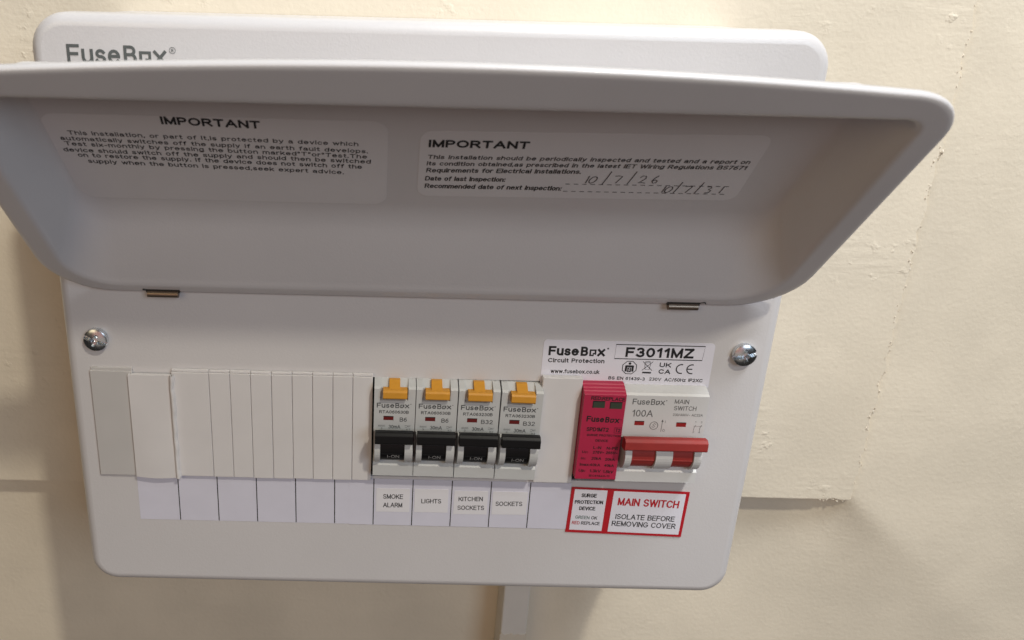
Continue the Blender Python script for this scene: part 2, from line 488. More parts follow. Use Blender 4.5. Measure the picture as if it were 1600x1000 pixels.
# curled chips of paint along the ragged edge
for k in range(170):
    ex, ez = random.choice(edge)
    if ez > 300 and random.random() < 0.6: continue
    s = random.choice((0.25, 0.35, 0.5, 0.9)) * random.uniform(0.7, 1.3); a = random.uniform(0, 6.28)
    cx, cz = ex + random.uniform(-1.6, 0.9), ez + random.uniform(-1, 1)
    ring = [(cx + s * random.uniform(0.4, 1.0) * math.cos(a + i * 1.2566), OB - 0.25, cz + 2.4 * s * random.uniform(0.4, 1.0) * math.sin(a + i * 1.2566)) for i in range(5)]
    top = (cx + random.uniform(-0.3, 0.3), OB + random.uniform(0.15, 0.7), cz + random.uniform(-0.3, 0.3))
    mb.add(ring + [top], [(i, (i + 1) % 5, 5) for i in range(5)], 1)
for k in range(16):
    cx, cz = random.uniform(244, 264), random.uniform(-6.5, -3)
    s = random.uniform(0.4, 1.2)
    ring = [(cx + s * math.cos(i * 1.2566), OB - 0.8, cz + 0.7 * s * math.sin(i * 1.2566)) for i in range(5)]
    mb.add(ring + [(cx, OB + random.uniform(-0.1, 0.5), cz)], [(i, (i + 1) % 5, 5) for i in range(5)], 1)
board = mb.build('mounting_board', ['board', 'flake'])
tag(board, 'cream painted backing board with ragged right edge, behind the fuse box', 'board')

# ------------------------------------------------------------------ trunking below the unit
t = empty('cable_trunking', (69, -96, -200))
tag(t, 'narrow white plastic cable trunking running down from under the fuse box', 'trunking')
org = (69, -96, -200)
mb = MB(); mb.box(61.8, 76.8, -95.6, -77.0, -260, 8)
bevel(mb.build('trunking_base', 'trunk', t, org), 0.4)
mb = MB(); mb.box(61.4, 77.2, -76.9, -74.2, -260, 6)
bevel(mb.build('trunking_cover', 'trunk', t, org), 0.9, 3)
mb = MB()
prof = [(61.1 + i * 0.82, -101.5 + 1.6 * noise.noise(Vector((i * 0.4, 0, 0)))) for i in range(21)]
mb.plate(prof + [(77.5, -262), (61.1, -262)], -77.2, -73.9)
mb.build('wall_paint_smear', 'flake', t, org)

# ------------------------------------------------------------------ consumer unit
UO = (0, -84, 0)
unit = empty('consumer_unit', UO)
tag(unit, 'white metal fuse box with its lid raised, fixed to the cream wall', 'fuse box')

HX, HZ = 153.5, 264.0
mb = MB()
def shell(loops, mb, mi=0, smooth_=True):
    n = len(loops[0])
    for a, b in zip(loops, loops[1:]):
        mb.add(a + b, [(i, (i + 1) % n, n + (i + 1) % n, n + i) for i in range(n)], mi, smooth_)
r0 = (13, 14, 14, 13)
rear = [(x, -83.8, z) for x, z in rrect(-HX + 2, HX - 2, 2, HZ - 2, 11, 8)]
frnt = [(x, -11.0, z) for x, z in rrect(-HX + 1.2, HX - 1.2, 1.2, HZ - 1.2, 12, 8)]
shell([rear, frnt], mb)
mb.add(rear, [list(range(len(rear)))], 0)
enclosure = mb.build('enclosure', 'paint', unit, UO)

# front panel: pressed cover with a rolled edge and an opening for the row of modules
def ring(inset, o):
    return [(x, o, z) for x, z in rrect(-HX + inset, HX - inset, inset, HZ - inset, tuple(max(1, q - inset) for q in r0), 8)]
R = 5.0
loops = [ring(0.0, -13.0), ring(0.0, -R)]
for i in range(1, 7):
    a = math.radians(15 * i)
    loops.append(ring(R * (1 - math.cos(a)), -R + R * math.sin(a)))
me = bpy.data.meshes.new('front_panel')
bm = bmesh.new()
prev = None
for lp in loops:
    cur = [bm.verts.new(W(p[0], p[1] + 84, p[2])) for p in lp]
    if prev:
        for i in range(len(cur)):
            j = (i + 1) % len(cur)
            bm.faces.new((prev[i], prev[j], cur[j], cur[i])).smooth = True
    prev = cur
hole = [(-60.0, 63.4), (126.2, 63.4), (126.2, 114.0), (-60.0, 114.0)]
hv = [bm.verts.new(W(x, 84, z)) for x, z in hole]
hb = [bm.verts.new(W(x, 82.6, z)) for x, z in hole]
bm.edges.ensure_lookup_table()
es = [bm.edges.get((prev[i], prev[(i + 1) % len(prev)])) for i in range(len(prev))]
es += [bm.edges.new((hv[i], hv[(i + 1) % 4])) for i in range(4)]
res = bmesh.ops.triangle_fill(bm, use_beauty=True, use_dissolve=False, edges=es)
for i in range(4):
    bm.faces.new((hv[i], hv[(i + 1) % 4], hb[(i + 1) % 4], hb[i]))
bmesh.ops.recalc_face_normals(bm, faces=bm.faces)
bm.faces.ensure_lookup_table()
bm.to_mesh(me); bm.free()
me.materials.append(M['paint'])
panel = bpy.data.objects.new('front_panel', me)
COL.objects.link(panel)
panel.parent = unit
mb = MB()
mb.box(-146, 134, -60, -20, 52, 124)
mb.build('module_bay', 'inside', unit, UO)

mb = MB()
maker_logo(mb, -138.9, 245.2, -100.9, 245.2, 7.2, 0.12, 0, 0.165, dot=False)
cx, cz = -98.6, 250.9
mb.ribbon([(cx + 1.15 * math.cos(i * 0.3927), cz + 1.15 * math.sin(i * 0.3927)) for i in range(16)], 0.2, 0.12, 0, True)
text(mb, 'R', cx - 0.45, cz - 0.6, cx + 0.5, cz - 0.6, 1.2, 0.12, 0, 0.151)
mb.build('printed_logo', 'logo', panel, UO)

# screws: combination head, cross recess and slot
def screw(x, z, ang, lab):
    mb = MB()
    nr, ns = 26, 96
    c, s = math.cos(ang), math.sin(ang)
    def height(px, pz):
        r = math.hypot(px, pz)
        h = 1.5 + 1.9 * math.sqrt(max(0, 1 - (r / 5.6) ** 2))
        u, v = c * px + s * pz, -s * px + c * pz
        if abs(v) < 0.75: h = min(h, 1.0)
        if abs(u) < 0.7 and abs(v) < 2.8: h = min(h, 0.8 + 0.25 * abs(v))
        if r < 1.4: h = min(h, 0.5 + 0.3 * r)
        return h
    vv = [(x, height(0, 0), z)]
    for i in range(1, nr + 1):
        r = 5.0 * i / nr
        for k in range(ns):
            a = 2 * math.pi * k / ns
            vv.append((x + r * math.cos(a), height(r * math.cos(a), r * math.sin(a)), z + r * math.sin(a)))
    for k in range(ns):
        a = 2 * math.pi * k / ns
        vv.append((x + 5.0 * math.cos(a), -0.5, z + 5.0 * math.sin(a)))
    fs = [(0, 1 + k, 1 + (k + 1) % ns) for k in range(ns)]
    for i in range(nr):
        fs += [(1 + i * ns + k, 1 + i * ns + (k + 1) % ns, 1 + (i + 1) * ns + (k + 1) % ns, 1 + (i + 1) * ns + k) for k in range(ns)]
    mb.add(vv, fs, 0, True)
    ob = mb.build('screw', 'zinc', unit, UO)
    e = ob.modifiers.new('edge', 'EDGE_SPLIT'); e.split_angle = math.radians(38)
screw(-138.7, 129.6, math.radians(-20), '')
screw(139.6, 129.8, math.radians(14), '')

# ---- lid, opened upwards about the hinge line
PHI = math.radians(51.5); ZH = 152.0; OH = 1.4
CP, SP = math.cos(PHI), math.sin(PHI)
def lid_map(x, q, e):
    """x along the hinge, q up the lid, e towards the room from the rim plane"""
    return (x, OH + q * CP + e * SP, ZH + q * SP - e * CP)
SEG, SIDE = 8, 16
def lid_loop(x, q0, q1, rb, rt, e, bow=0.0):
    out = []
    for px, pq in rrect(-x, x, q0, q1, (rb, rt, rt, rb), SEG, SIDE):
        t = smooth(q1 - 30, q1, pq)
        out.append((px, pq + bow * (1 - (px / 140.0) ** 2) * t if abs(px) < 140 else pq, e))
    return out
DEP = 17.0
BOW = 6.6
loops = [lid_loop(152.7, 0.4, 124.9, 25, 17, -2.8, BOW),
         lid_loop(153.0, 0.0, 125.2, 25, 17, -1.5, BOW),
         lid_loop(152.8, 0.15, 125.0, 25, 17, -0.6, BOW),
         lid_loop(152.2, 0.6, 124.5, 24.6, 16.6, -0.15, BOW),
         lid_loop(150.8, 1.6, 123.3, 24, 15.6, 0.0, BOW * 0.95),
         lid_loop(149.6, 2.4, 122.3, 23.2, 14.6, 0.0, BOW * 0.9),
         lid_loop(145.8, 4.2, 117.4, 20.8, 9.2, 0.0, 0.9),
         lid_loop(144.8, 4.8, 116.4, 20, 8, 0.0, 0.6),
         lid_loop(143.8, 5.8, 115.4, 19.4, 7.2, -0.2, 0.2),
         lid_loop(143.0, 7.0, 114.8, 18.8, 6.6, -1.0, 0)]
A = (143.0, 7.0, 114.8, 18.8, 6.6, -1.0)
B = (132.0, 45.0, 112.0, 9.0, 5.0, -DEP)
NL = 20
for i in range(1, NL + 1):
    t = i / NL
    t0 = 0.62
    sl = 1.0 / (1 - (1 - t0) / 2)
    e = sl * t if t < t0 else sl * t - sl * (t - t0) ** 2 / (2 * (1 - t0))
    p = [a_ + (b_ - a_) * t for a_, b_ in zip(A, B)]
    loops.append(lid_loop(p[0], p[1], p[2], p[3], p[4], A[5] + (B[5] - A[5]) * min(1.0, e), 0))
mb = MB()
n = len(loops[0])
for a, b in zip(loops, loops[1:]):
    mb.add(a + b, [(i, (i + 1) % n, n + (i + 1) % n, n + i) for i in range(n)], 0, True)
mb.add(loops[-1], [list(range(n))], 0, True)
me = bpy.data.meshes.new('lid')
me.from_pydata([W(p[0], p[1] + 84, p[2]) for p in (lid_map(*v) for v in mb.v)], [], mb.f)
me.materials.append(M['paint'])
bm = bmesh.new(); bm.from_mesh(me)
bmesh.ops.remove_doubles(bm, verts=bm.verts, dist=1e-6)
bmesh.ops.recalc_face_normals(bm, faces=bm.faces)
# inner face must look out of the tray
bm.faces.ensure_lookup_table()
big = max(bm.faces, key=lambda f: f.calc_area())
nrm = Vector((0, -SP, -CP))
if big.normal.dot(nrm) < 0:
    bmesh.ops.reverse_faces(bm, faces=bm.faces)
for f in bm.faces: f.smooth = True
bm.to_mesh(me); bm.free()
lid = bpy.data.objects.new('lid', me)
COL.objects.link(lid)
lid.parent = unit
so = lid.modifiers.new('sheet', 'SOLIDIFY'); so.thickness = 1.1 * S; so.offset = -1

PL = -DEP + 0.12
PT = -DEP + 0.20
def lid_fn(x, e, q): return lid_map(x, q, e)
LEFT = [
    ('IMPORTANT', -92.24, 86.48, -58.99, 85.36, 3.9),
    ('This installation, or part of it,is protected by a device which', -125.70, 79.96, -26.01, 77.64, 2.15),
    ('automatically switches off the supply if an earth fault develops.', -129.25, 77.01, -22.67, 73.89, 2.15),
    ('Test six-monthly by pressing the button marked"T"or"Test.The', -128.64, 74.16, -23.08, 70.91, 2.2),
    ('device should switch off the supply and should then be switched', -130.23, 70.81, -21.73, 68.19, 2.25),
    ('on to restore the supply. If the device does not switch off the', -126.03, 67.99, -24.90, 65.12, 2.3),
    ('supply when the button is pressed,seek expert advice.', -123.43, 64.67, -31.50, 61.72, 2.3)]
RIGHT = [
    ('IMPORTANT', -1.73, 78.05, 33.02, 78.40, 3.95),
    ('This installation should be periodically inspected and tested and a report on', -1.68, 71.72, 111.68, 73.22, 2.2),
    ('its condition obtained,as prescribed in the latest IET Wiring Regulations BS7671', -1.79, 68.06, 111.77, 69.95, 2.25),
    ('Requirements for Electrical Installations.', -1.72, 64.06, 54.02, 65.35, 2.54),
    ('Date of last inspection:', -1.87, 59.25, 27.47, 59.61, 2.62),
    ('Recommended date of next inspection:', -1.79, 54.74, 48.95, 55.12, 2.69)]
mb = MB()
mb.plate(rrect(-133.0, -15.8, 43.6, 90.4, 5.5, 6), -DEP + 0.02, PL, 0)
for i, (s_, a, b, c, d, h) in enumerate(LEFT): text(mb, s_, a, b, c, d, h, PT, 1, 0.21 if i == 0 else 0.16)
st = mb.build('instruction_sticker', ['sticker', 'ink'], lid, UO, fn=lid_fn)
tag(st, 'white sticker about six-monthly test button, left half inside the lid')
mb = MB()
def rot(pts, a, cx, cz):
    c, s = math.cos(a), math.sin(a)
    return [(cx + c * (x - cx) - s * (z - cz), cz + s * (x - cx) + c * (z - cz)) for x, z in pts]
mb.plate(rot(rrect(-4.6, 114.6, 50.6, 87.2, 4.5, 6), math.radians(0.9), 55, 69), -DEP + 0.02, PL, 0)
for i, (s_, a, b, c, d, h) in enumerate(RIGHT): text(mb, s_, a, b, c, d, h, PT, 1, 0.22 if i == 0 else 0.17, slant=0.0 if i == 0 else 0.10)
for (a, b, c, d) in ((49.8, 59.2, 111.0, 60.1), (49.8, 54.8, 111.1, 55.4)):
    for k in range(20):
        t0, t1 = k / 20, (k + 0.55) / 20
        mb.ribbon([(a + (c - a) * t0, b + (d - b) * t0), (a + (c - a) * t1, b + (d - b) * t1)], 0.32, PT, 1)
# the handwritten dates
def pen(x, z, h, strokes):
    for s_ in strokes: mb.ribbon([(x + px * h, z + pz * h) for px, pz in s_], 0.36, PT + 0.03, 2)
one = [[(0.08, 0.0), (0.16, 0.5), (0.22, 1.0)]]
zero = [[(0.3 + 0.28 * math.cos(1.9 + i * 0.45) + 0.12 * math.sin(1.9 + i * 0.45), 0.45 + 0.45 * math.sin(1.9 + i * 0.45)) for i in range(15)]]
seven = [[(0.0, 0.95), (0.3, 1.0), (0.62, 0.95), (0.45, 0.5), (0.25, 0.0)]]
slash = [[(0.0, -0.15), (0.2, 0.7), (0.38, 1.6)]]
two = [[(0.0, 0.75), (0.15, 1.0), (0.45, 0.98), (0.5, 0.7), (0.25, 0.3), (0.0, 0.05), (0.3, 0.1), (0.6, 0.04)]]
six = [[(0.45, 1.05), (0.2, 0.7), (0.05, 0.3), (0.2, 0.02), (0.45, 0.1), (0.5, 0.35), (0.3, 0.48), (0.1, 0.3)]]
three = [[(0.0, 0.9), (0.3, 1.0), (0.45, 0.82), (0.2, 0.55), (0.48, 0.4), (0.4, 0.1), (0.0, 0.0)]]
x = 56.6; zb = 60.1; hh = 4.3
for g, dx in ((one, 0), (zero, 1.4), (slash, 6.6), (seven, 10.2), (slash, 15.6), (two, 19.4), (six, 23.9)): pen(x + dx, zb + dx * 0.035, hh, g)
x = 86.0; zb = 55.6; hh = 4.0
for g, dx in ((one, 0), (zero, 1.2), (slash, 4.6), (seven, 8.0), (slash, 12.4), (three, 16.0), (one, 21.2)): pen(x + dx, zb + dx * 0.02, hh, g)
st = mb.build('inspection_sticker', ['sticker', 'ink', 'pen'], lid, UO, fn=lid_fn)
tag(st, 'white sticker with handwritten inspection dates, right half inside the lid')

# hinge pins at the foot of the lid
def hinge(x0, x1, lab):
    mb = MB()
    nn = 14
    prof = [(2.6 + 1.5 * math.cos(2 * math.pi * i / nn), 151.9 + 1.5 * math.sin(2 * math.pi * i / nn)) for i in range(nn)]
    mb.prism(prof, x0, x1, 0, True)
    # bent tail of the wire
    tail = [(x1, 2.6, 153.2), (x1 + 1.0, 2.9, 154.2), (x1 + 2.2, 3.2, 154.5), (x1 + 3.0, 3.4, 153.8)] if x0 > 0 else [(x0, 2.6, 153.2), (x0 - 0.8, 3.0, 154.0), (x0 - 1.8, 3.3, 154.1)]
    for a, b in zip(tail, tail[1:]):
        mb.add([(a[0], a[1], a[2] + 0.45), (a[0], a[1] + 0.4, a[2] - 0.4), (a[0], a[1] - 0.4, a[2] - 0.4), (b[0], b[1], b[2] + 0.45), (b[0], b[1] + 0.4, b[2] - 0.4), (b[0], b[1] - 0.4, b[2] - 0.4)],
               [(0, 1, 4, 3), (1, 2, 5, 4), (2, 0, 3, 5)], 1)
    ob = mb.build('hinge_pin', ['pin', 'slot'], unit, UO)
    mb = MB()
    mb.box(x0 - 0.6, x1 + 0.6, 1.0, 3.05, 152.6, 154.25)  # dark block added in place of the shade inside the slot
    mb.build('hinge_slot_shade', 'slot', ob, UO)
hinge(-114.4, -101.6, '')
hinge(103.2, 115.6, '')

# ---- label strips under the modules
X0 = -108.26
def strip(xa, xb, za, zb, ks, o, name='label_strip'):
    mb = MB()
    mb.plate([(xa, za), (xb, za), (xb, zb), (xa, zb)], 0.03, o, 0)
    for k in ks:
        x = X0 + 18.0 * k
        mb.flat([(x - 0.22, za + 0.15), (x + 0.22, za + 0.15), (x + 0.22, zb), (x - 0.22, zb)], o + 0.05, 1)
    return mb.build(name, ['strip', 'ink'], unit, UO)
s1 = strip(-127.0, -29.0, 36.9, 62.2, range(0, 5), 0.15)
s2 = strip(-29.6, 72.4, 36.8, 62.0, range(5, 10), 0.26)
CL = [((-17.0, -1.5, 44.2, 57.0), [('SMOKE', -13.87, 51.44, -4.63, 51.50, 2.50), ('ALARM', -13.76, 46.73, -4.88, 46.85, 2.52)], 'SMOKE ALARM'),
      ((0.7, 16.3, 44.35, 57.1), [('LIGHTS', 3.86, 49.42, 13.06, 49.54, 2.38)], 'LIGHTS'),
      ((19.0, 34.5, 43.8, 56.6), [('KITCHEN', 21.07, 51.02, 32.26, 51.33, 2.37), ('SOCKETS', 20.77, 46.23, 33.13, 46.44, 2.39)], 'KITCHEN SOCKETS'),
      ((36.8, 52.8, 44.1, 56.7), [('SOCKETS', 38.28, 48.91, 50.66, 49.13, 2.38)], 'SOCKETS alone')]
for (xa, xb, za, zb), tx, nm in CL:
    mb = MB()
    mb.plate([(xa, za), (xb, za + 0.15), (xb, zb + 0.1), (xa, zb)], 0.27, 0.38, 0)
    for tt in tx: text(mb, *tt, 0.43, 1, 0.137)
    tag(mb.build('circuit_label', ['tape', 'ink'], s2, UO), 'small white label reading ' + nm)

# ---- rating label
mb = MB()
mb.plate(rrect(53.4, 127.2, 112.9, 134.0, (0.4, 1.6, 1.6, 0.4), 4), 0.03, 0.16, 0)
o = 0.22
maker_logo(mb, 55.8, 126.7, 80.2, 126.8, 4.42, o, 1, 0.22)
text(mb, 'Circuit Protection', 55.95, 123.36, 80.39, 123.48, 2.04, o, 1, 0.194)
text(mb, 'www.fusebox.co.uk', 57.55, 118.20, 78.79, 118.23, 1.95, o, 1, 0.165)
text(mb, 'F3011MZ', 89.08, 126.78, 118.57, 126.77, 4.64, o, 1, 0.216)
mb.ribbon([(84.5, 125.85), (122.5, 125.9), (123.0, 132.6), (84.6, 132.6)], 0.4, o, 1, True)
text(mb, 'BS EN 61439-3', 82.99, 115.77, 98.94, 115.54, 1.53, o, 1, 0.187)
text(mb, '230V', 100.78, 115.70, 106.05, 115.51, 1.53, o, 1, 0.165)
text(mb, 'AC/50Hz', 107.53, 115.44, 116.85, 115.42, 1.64, o, 1, 0.165)
text(mb, 'IP2XC', 117.97, 115.45, 124.22, 115.34, 1.64, o, 1, 0.187)
cx, cz, r = 91.55, 121.7, 3.25
mb.ribbon([(cx + r * math.cos(math.radians(22.5 + 45 * i)), cz + r * math.sin(math.radians(22.5 + 45 * i))) for i in range(8)], 0.34, o, 1, True)
mb.flat([(cx - 1.9, cz - 1.9), (cx - 1.0, cz - 1.9), (cx - 1.0, cz + 0.2), (cx + 1.0, cz + 0.2), (cx + 1.0, cz - 1.9), (cx + 1.9, cz - 1.9), (cx + 1.9, cz + 0.9), (cx + 1.4, cz + 1.1), (cx - 1.4, cz + 1.1), (cx - 1.9, cz + 0.9)], o, 1)
mb.flat([(cx + 0.62 * math.cos(i * 0.7854), cz + 1.95 + 0.62 * math.sin(i * 0.7854)) for i in range(8)], o, 1)
mb.flat([(cx - 0.8, cz - 2.2), (cx + 0.8, cz - 2.2), (cx + 0.8, cz + 0.0), (cx - 0.8, cz + 0.0)], o, 1)
mb.ribbon([(cx + 0.3, cz - 0.2), (cx - 0.3, cz - 0.95), (cx + 0.2, cz - 1.0), (cx - 0.2, cz - 1.8)], 0.28, o + 0.04, 0)
bx, bz = 99.3, 119.9
for p in ([(bx - 1.3, bz + 4.3), (bx - 0.9, bz + 1.1), (bx + 0.9, bz + 1.1), (bx + 1.3, bz + 4.3), (bx - 1.5, bz + 4.3)], [(bx - 2.2, bz + 0.6), (bx + 2.2, bz + 4.9)], [(bx + 2.2, bz + 0.6), (bx - 2.2, bz + 4.9)], [(bx - 1.2, bz + 4.7), (bx + 0.2, bz + 5.0), (bx + 1.2, bz + 4.7)]):
    mb.ribbon(p, 0.24, o, 1)
mb.flat([(bx - 1.9, bz - 0.8), (bx + 1.9, bz - 0.85), (bx + 1.9, bz - 0.1), (bx - 1.9, bz - 0.05)], o, 1)
text(mb, 'UK', 104.45, 122.3, 109.5, 122.2, 2.2, o, 1, 0.201)
text(mb, 'CA', 104.4, 119.1, 109.6, 119.0, 2.2, o, 1, 0.201)
for cx, bar in ((114.1, False), (118.7, True)):
    mb.ribbon([(cx + 2.15 * math.cos(math.radians(75 + i * 15)), 121.6 + 2.15 * math.sin(math.radians(75 + i * 15))) for i in range(15)], 0.52, o, 1)
    if bar: mb.ribbon([(cx - 2.0, 121.6), (cx + 0.2, 121.6)], 0.5, o + 0.02, 1)
tag(mb.build('rating_label', ['gloss_label', 'ink'], unit, UO), 'white rating label with black print above the main switch')

# ---- warning label
mb = MB()
mb.plate([(72.0, 35.3), (126.6, 33.9), (127.2, 58.9), (72.7, 60.2)], 0.32, 0.42, 1)
mb.flat([(73.7, 36.75), (88.9, 36.35), (89.3, 58.75), (74.2, 59.15)], 0.47, 0)
mb.flat([(91.8, 36.1), (125.2, 35.25), (125.6, 57.7), (92.3, 58.55)], 0.47, 0)
o = 0.52
for tt, mi, bd in ((('SURGE', 77.53, 54.82, 84.56, 54.75, 2.09), 2, 0.194), (('PROTECTION', 74.8, 51.21, 87.92, 51.24, 2.0), 2, 0.194), (('DEVICE', 77.22, 47.76, 84.67, 47.70, 2.0), 2, 0.194),
                   (('GREEN', 75.84, 43.00, 82.52, 42.74, 1.78), 3, 0.144), (('OK', 83.27, 42.76, 86.12, 42.67, 1.78), 2, 0.165), (('RED', 74.6, 39.91, 78.2, 39.75, 1.79), 1, 0.144), (('REPLACE', 78.9, 39.77, 87.67, 39.57, 1.79), 2, 0.158),
                   (('MAIN SWITCH', 94.64, 50.90, 123.08, 49.92, 4.12), 1, 0.173), (('ISOLATE BEFORE', 94.49, 43.35, 122.21, 42.51, 2.84), 2, 0.144), (('REMOVING COVER', 93.23, 39.45, 123.23, 38.49, 2.86), 2, 0.144)):
    text(mb, *tt, o, mi, bd)
tag(mb.build('warning_label', ['gloss_label', 'red_ink', 'ink', 'green_ink'], unit, UO), 'red bordered white warning label under the main switch')

# ------------------------------------------------------------------ circuit breakers
def arc(co, cz, r, a0, a1, n):
    return [(co + r * math.cos(math.radians(a0 + (a1 - a0) * i / n)), cz + r * math.sin(math.radians(a0 + (a1 - a0) * i / n))) for i in range(n + 1)]
BW = 17.9
def body_profile():
    return [(-15, 0), (6, 0), (6, 5.4), (3.2, 8.6), (0.5, 9.4), (0, 12), (0, 21.5), (6, 23.0), (6, 43.6), (5.2, 44.5), (1.0, 46.0), (-15, 46.0)]
def pocket_profile():
    return [(-15, 0), (6, 0), (6, 5.4), (3.2, 8.6), (0.5, 9.4), (0, 12), (0, 21.5), (6, 23.0), (6, 38.0), (4.4, 38.4), (4.2, 43.3), (0.2, 46.0), (-15, 46.0)]
def breaker_mesh():
    mb = MB()
    mb.prism(body_profile(), 0, 2.6)
    mb.prism(pocket_profile(), 2.6, 14.7)
    mb.prism(body_profile(), 14.7, BW)
    for xa, xb in ((0.6, 3.1), (13.8, 17.3)):
        mb.prism([(-3, 8)] + arc(1.5, 15.2, 9.2, -62, 62, 14) + [(-3, 23)], xa, xb)
    return mb
def toggle_mesh(xa, xb, xs):
    mb = MB()
    mb.prism([(9.0, 20.2), (12.8, 20.4), (13.6, 21.2), (13.5, 24.9), (12.2, 26.0), (9.4, 25.6)], xa, xb)
    for a, b in xs:
        mb.prism([(-2, 8.0)] + arc(1.5, 15.2, 8.3, -65, 32, 16) + [(9.3, 20.4), (9.2, 22.2), (4.0, 22.0), (-2, 21.5)], a, b)
    return mb
BX = [-18.9, -0.75, 17.5, 35.75]
RATE = ['B6', 'B6', 'B32', 'B32']
CODE = ['RTA060630B', 'RTA060630B', 'RTA063230B', 'RTA063230B']
BL = ['grey circuit breaker rated B6 above the SMOKE ALARM label, first of the four',
      'grey circuit breaker rated B6 above the LIGHTS label',
      'grey circuit breaker rated B32 above the KITCHEN SOCKETS label',
      'grey circuit breaker rated B32 at the right end of the four, beside the white blank']
shared = {}
def linked(name, data, parent):
    ob = bpy.data.objects.new(name, data)
    COL.objects.link(ob); ob.parent = parent
    return ob
for i in range(4):
    ZB = 68.0 - (0.0, 0.0, 0.15, 0.4)[i]
    e = empty('circuit_breaker', (BX[i], 0, ZB))
    e.rotation_euler.y = math.radians((0.0, 0.12, 0.3, 0.75)[i])
    tag(e, BL[i], 'circuit breaker', 'grey circuit breakers with amber test buttons')
    if not shared:
        shared['body'] = breaker_mesh().build('body', 'body', e)
        mb = MB()
        mb.prism([(4.3, 39.7), (8.2, 39.9), (8.6, 40.6), (8.4, 43.2), (7.6, 43.9), (4.3, 43.9)], 3.8, 14.2)
        mb.prism([(4.4, 43.0), (7.2, 43.6), (2.2, 46.3), (0.2, 46.1)], 6.4, 11.1)
        shared['button'] = bevel(mb.build('test_button', 'yellow', e), 0.25)
        shared['toggle'] = bevel(toggle_mesh(0.7, 17.2, [(3.2, 13.7)]).build('toggle', 'black', e), 0.3)
        mb = MB()
        mb.box(4.2, 8.6, 5.9, 6.04, 28.4, 30.4, 0)
        mb.flat([(4.2, 30.1), (8.6, 30.1), (8.6, 30.45), (4.2, 30.45)], 6.08, 1)
        mb.add([(8.6, 6.05, 28.4), (8.6, 6.05, 30.4), (8.5, 6.05, 27.7)], [(0, 1, 2)], 1)
        shared['window'] = mb.build('indicator_window', ['dark_red', 'ink'], e)
    else:
        for k, nm in (('body', 'body'), ('button', 'test_button'), ('toggle', 'toggle'), ('window', 'indicator_window')):
            ob = linked(nm, shared[k].data, e)
            for md in shared[k].modifiers:
                b = ob.modifiers.new(md.name, md.type)
                b.width = md.width; b.segments = md.segments; b.limit_method = 'ANGLE'; b.angle_limit = md.angle_limit
    tg = [c for c in e.children if c.name.startswith('toggle')][0]
    mb = MB()
    maker_logo(mb, 1.2, 34.5, 15.3, 34.5, 2.37, 6.07, 0, 0.165)
    text(mb, CODE[i], 2.31, 31.75, 15.15, 31.75, 1.5, 6.07, 0, 0.165)
    text(mb, RATE[i], 11.34 - (1.0 if i > 1 else 0), 27.8, 14.44 + (1.0 if i > 1 else 0), 27.8, 2.04, 6.07, 0, 0.137)
    text(mb, '30mA', 6.53, 24.3, 11.71, 24.3, 1.75, 6.07, 0, 0.129)
    text(mb, '6000', 2.0, 25.1, 4.9, 25.1, 0.85, 6.07, 1, 0.129)
    text(mb, '3', 3.1, 23.7, 3.8, 23.7, 1.0, 6.07, 1, 0.129)
    mb.ribbon([(13.6, 25.9), (14.6, 25.9), (15.2, 25.2), (15.9, 25.4)], 0.16, 6.07, 1)
    mb.ribbon([(13.6, 25.2), (14.4, 24.9), (15.2, 25.8), (16.1, 25.8)], 0.16, 6.07, 1)
    text(mb, 'K3', 14.4, 23.5, 16.0, 23.5, 0.9, 6.07, 1, 0.129)
    text(mb, 'TEST', 6.6, 38.75, 11.2, 38.75, 0.95, 4.65, 0, 0.129)
    mb.build('printed_lettering', ['soft_ink', 'faint_ink'], e)
    mb = MB()
    def drum(x, z): return 1.5 + math.sqrt(8.3 ** 2 - (z - 15.2) ** 2) + 0.08
    text(mb, 'I-ON', 6.3, 11.3, 11.5, 11.3, 1.8, 0, 0, 0.12, surf=drum)
    mb.add([(3.6, drum(0, 13.6), 13.6), (12.6, drum(0, 13.6), 13.6), (12.6, drum(0, 13.75), 13.75), (3.6, drum(0, 13.75), 13.75)], [(0, 1, 2, 3)], 1)
    mb.build('toggle_lettering', ['print_white', 'soft_ink'], tg)

# ------------------------------------------------------------------ surge protector
e = empty('surge_protector', (71.4, 0, 69.6))
tag(e, 'crimson surge protection module left of the main switch', 'surge protector')
SO = (71.4, 0, 69.6)
mb = MB()
prof = [(-15, 69.6), (7.5, 69.6), (7.5, 112.2), (6.0, 112.9), (5.7, 113.3), (4.4, 113.7), (4.1, 114.1), (2.8, 114.5), (2.5, 115.0), (-15, 115.0)]
mb.prism(prof, 71.4, 89.5)
bevel(mb.build('body', 'crimson', e, SO), 0.35)
for xa, xb, za in ((75.3, 80.6, 105.8), (82.75, 88.05, 105.5)):
    mb = MB()
    mb.box(xa, xb, 7.45, 7.56, za, za + 3.3, 0)
    mb.flat([(xa, za + 2.9), (xb, za + 2.9), (xb, za + 3.4), (xa, za + 3.4)], 7.6, 1)
    mb.flat([(xa, za), (xa + 0.35, za), (xa + 0.35, za + 2.9), (xa, za + 2.9)], 7.6, 1)
    mb.build('indicator_window', ['green', 'ink'], e, SO)
mb = MB()
o = 7.58
maker_logo(mb, 73.42, 99.0, 87.7, 98.5, 2.79, o, 0, 0.194)
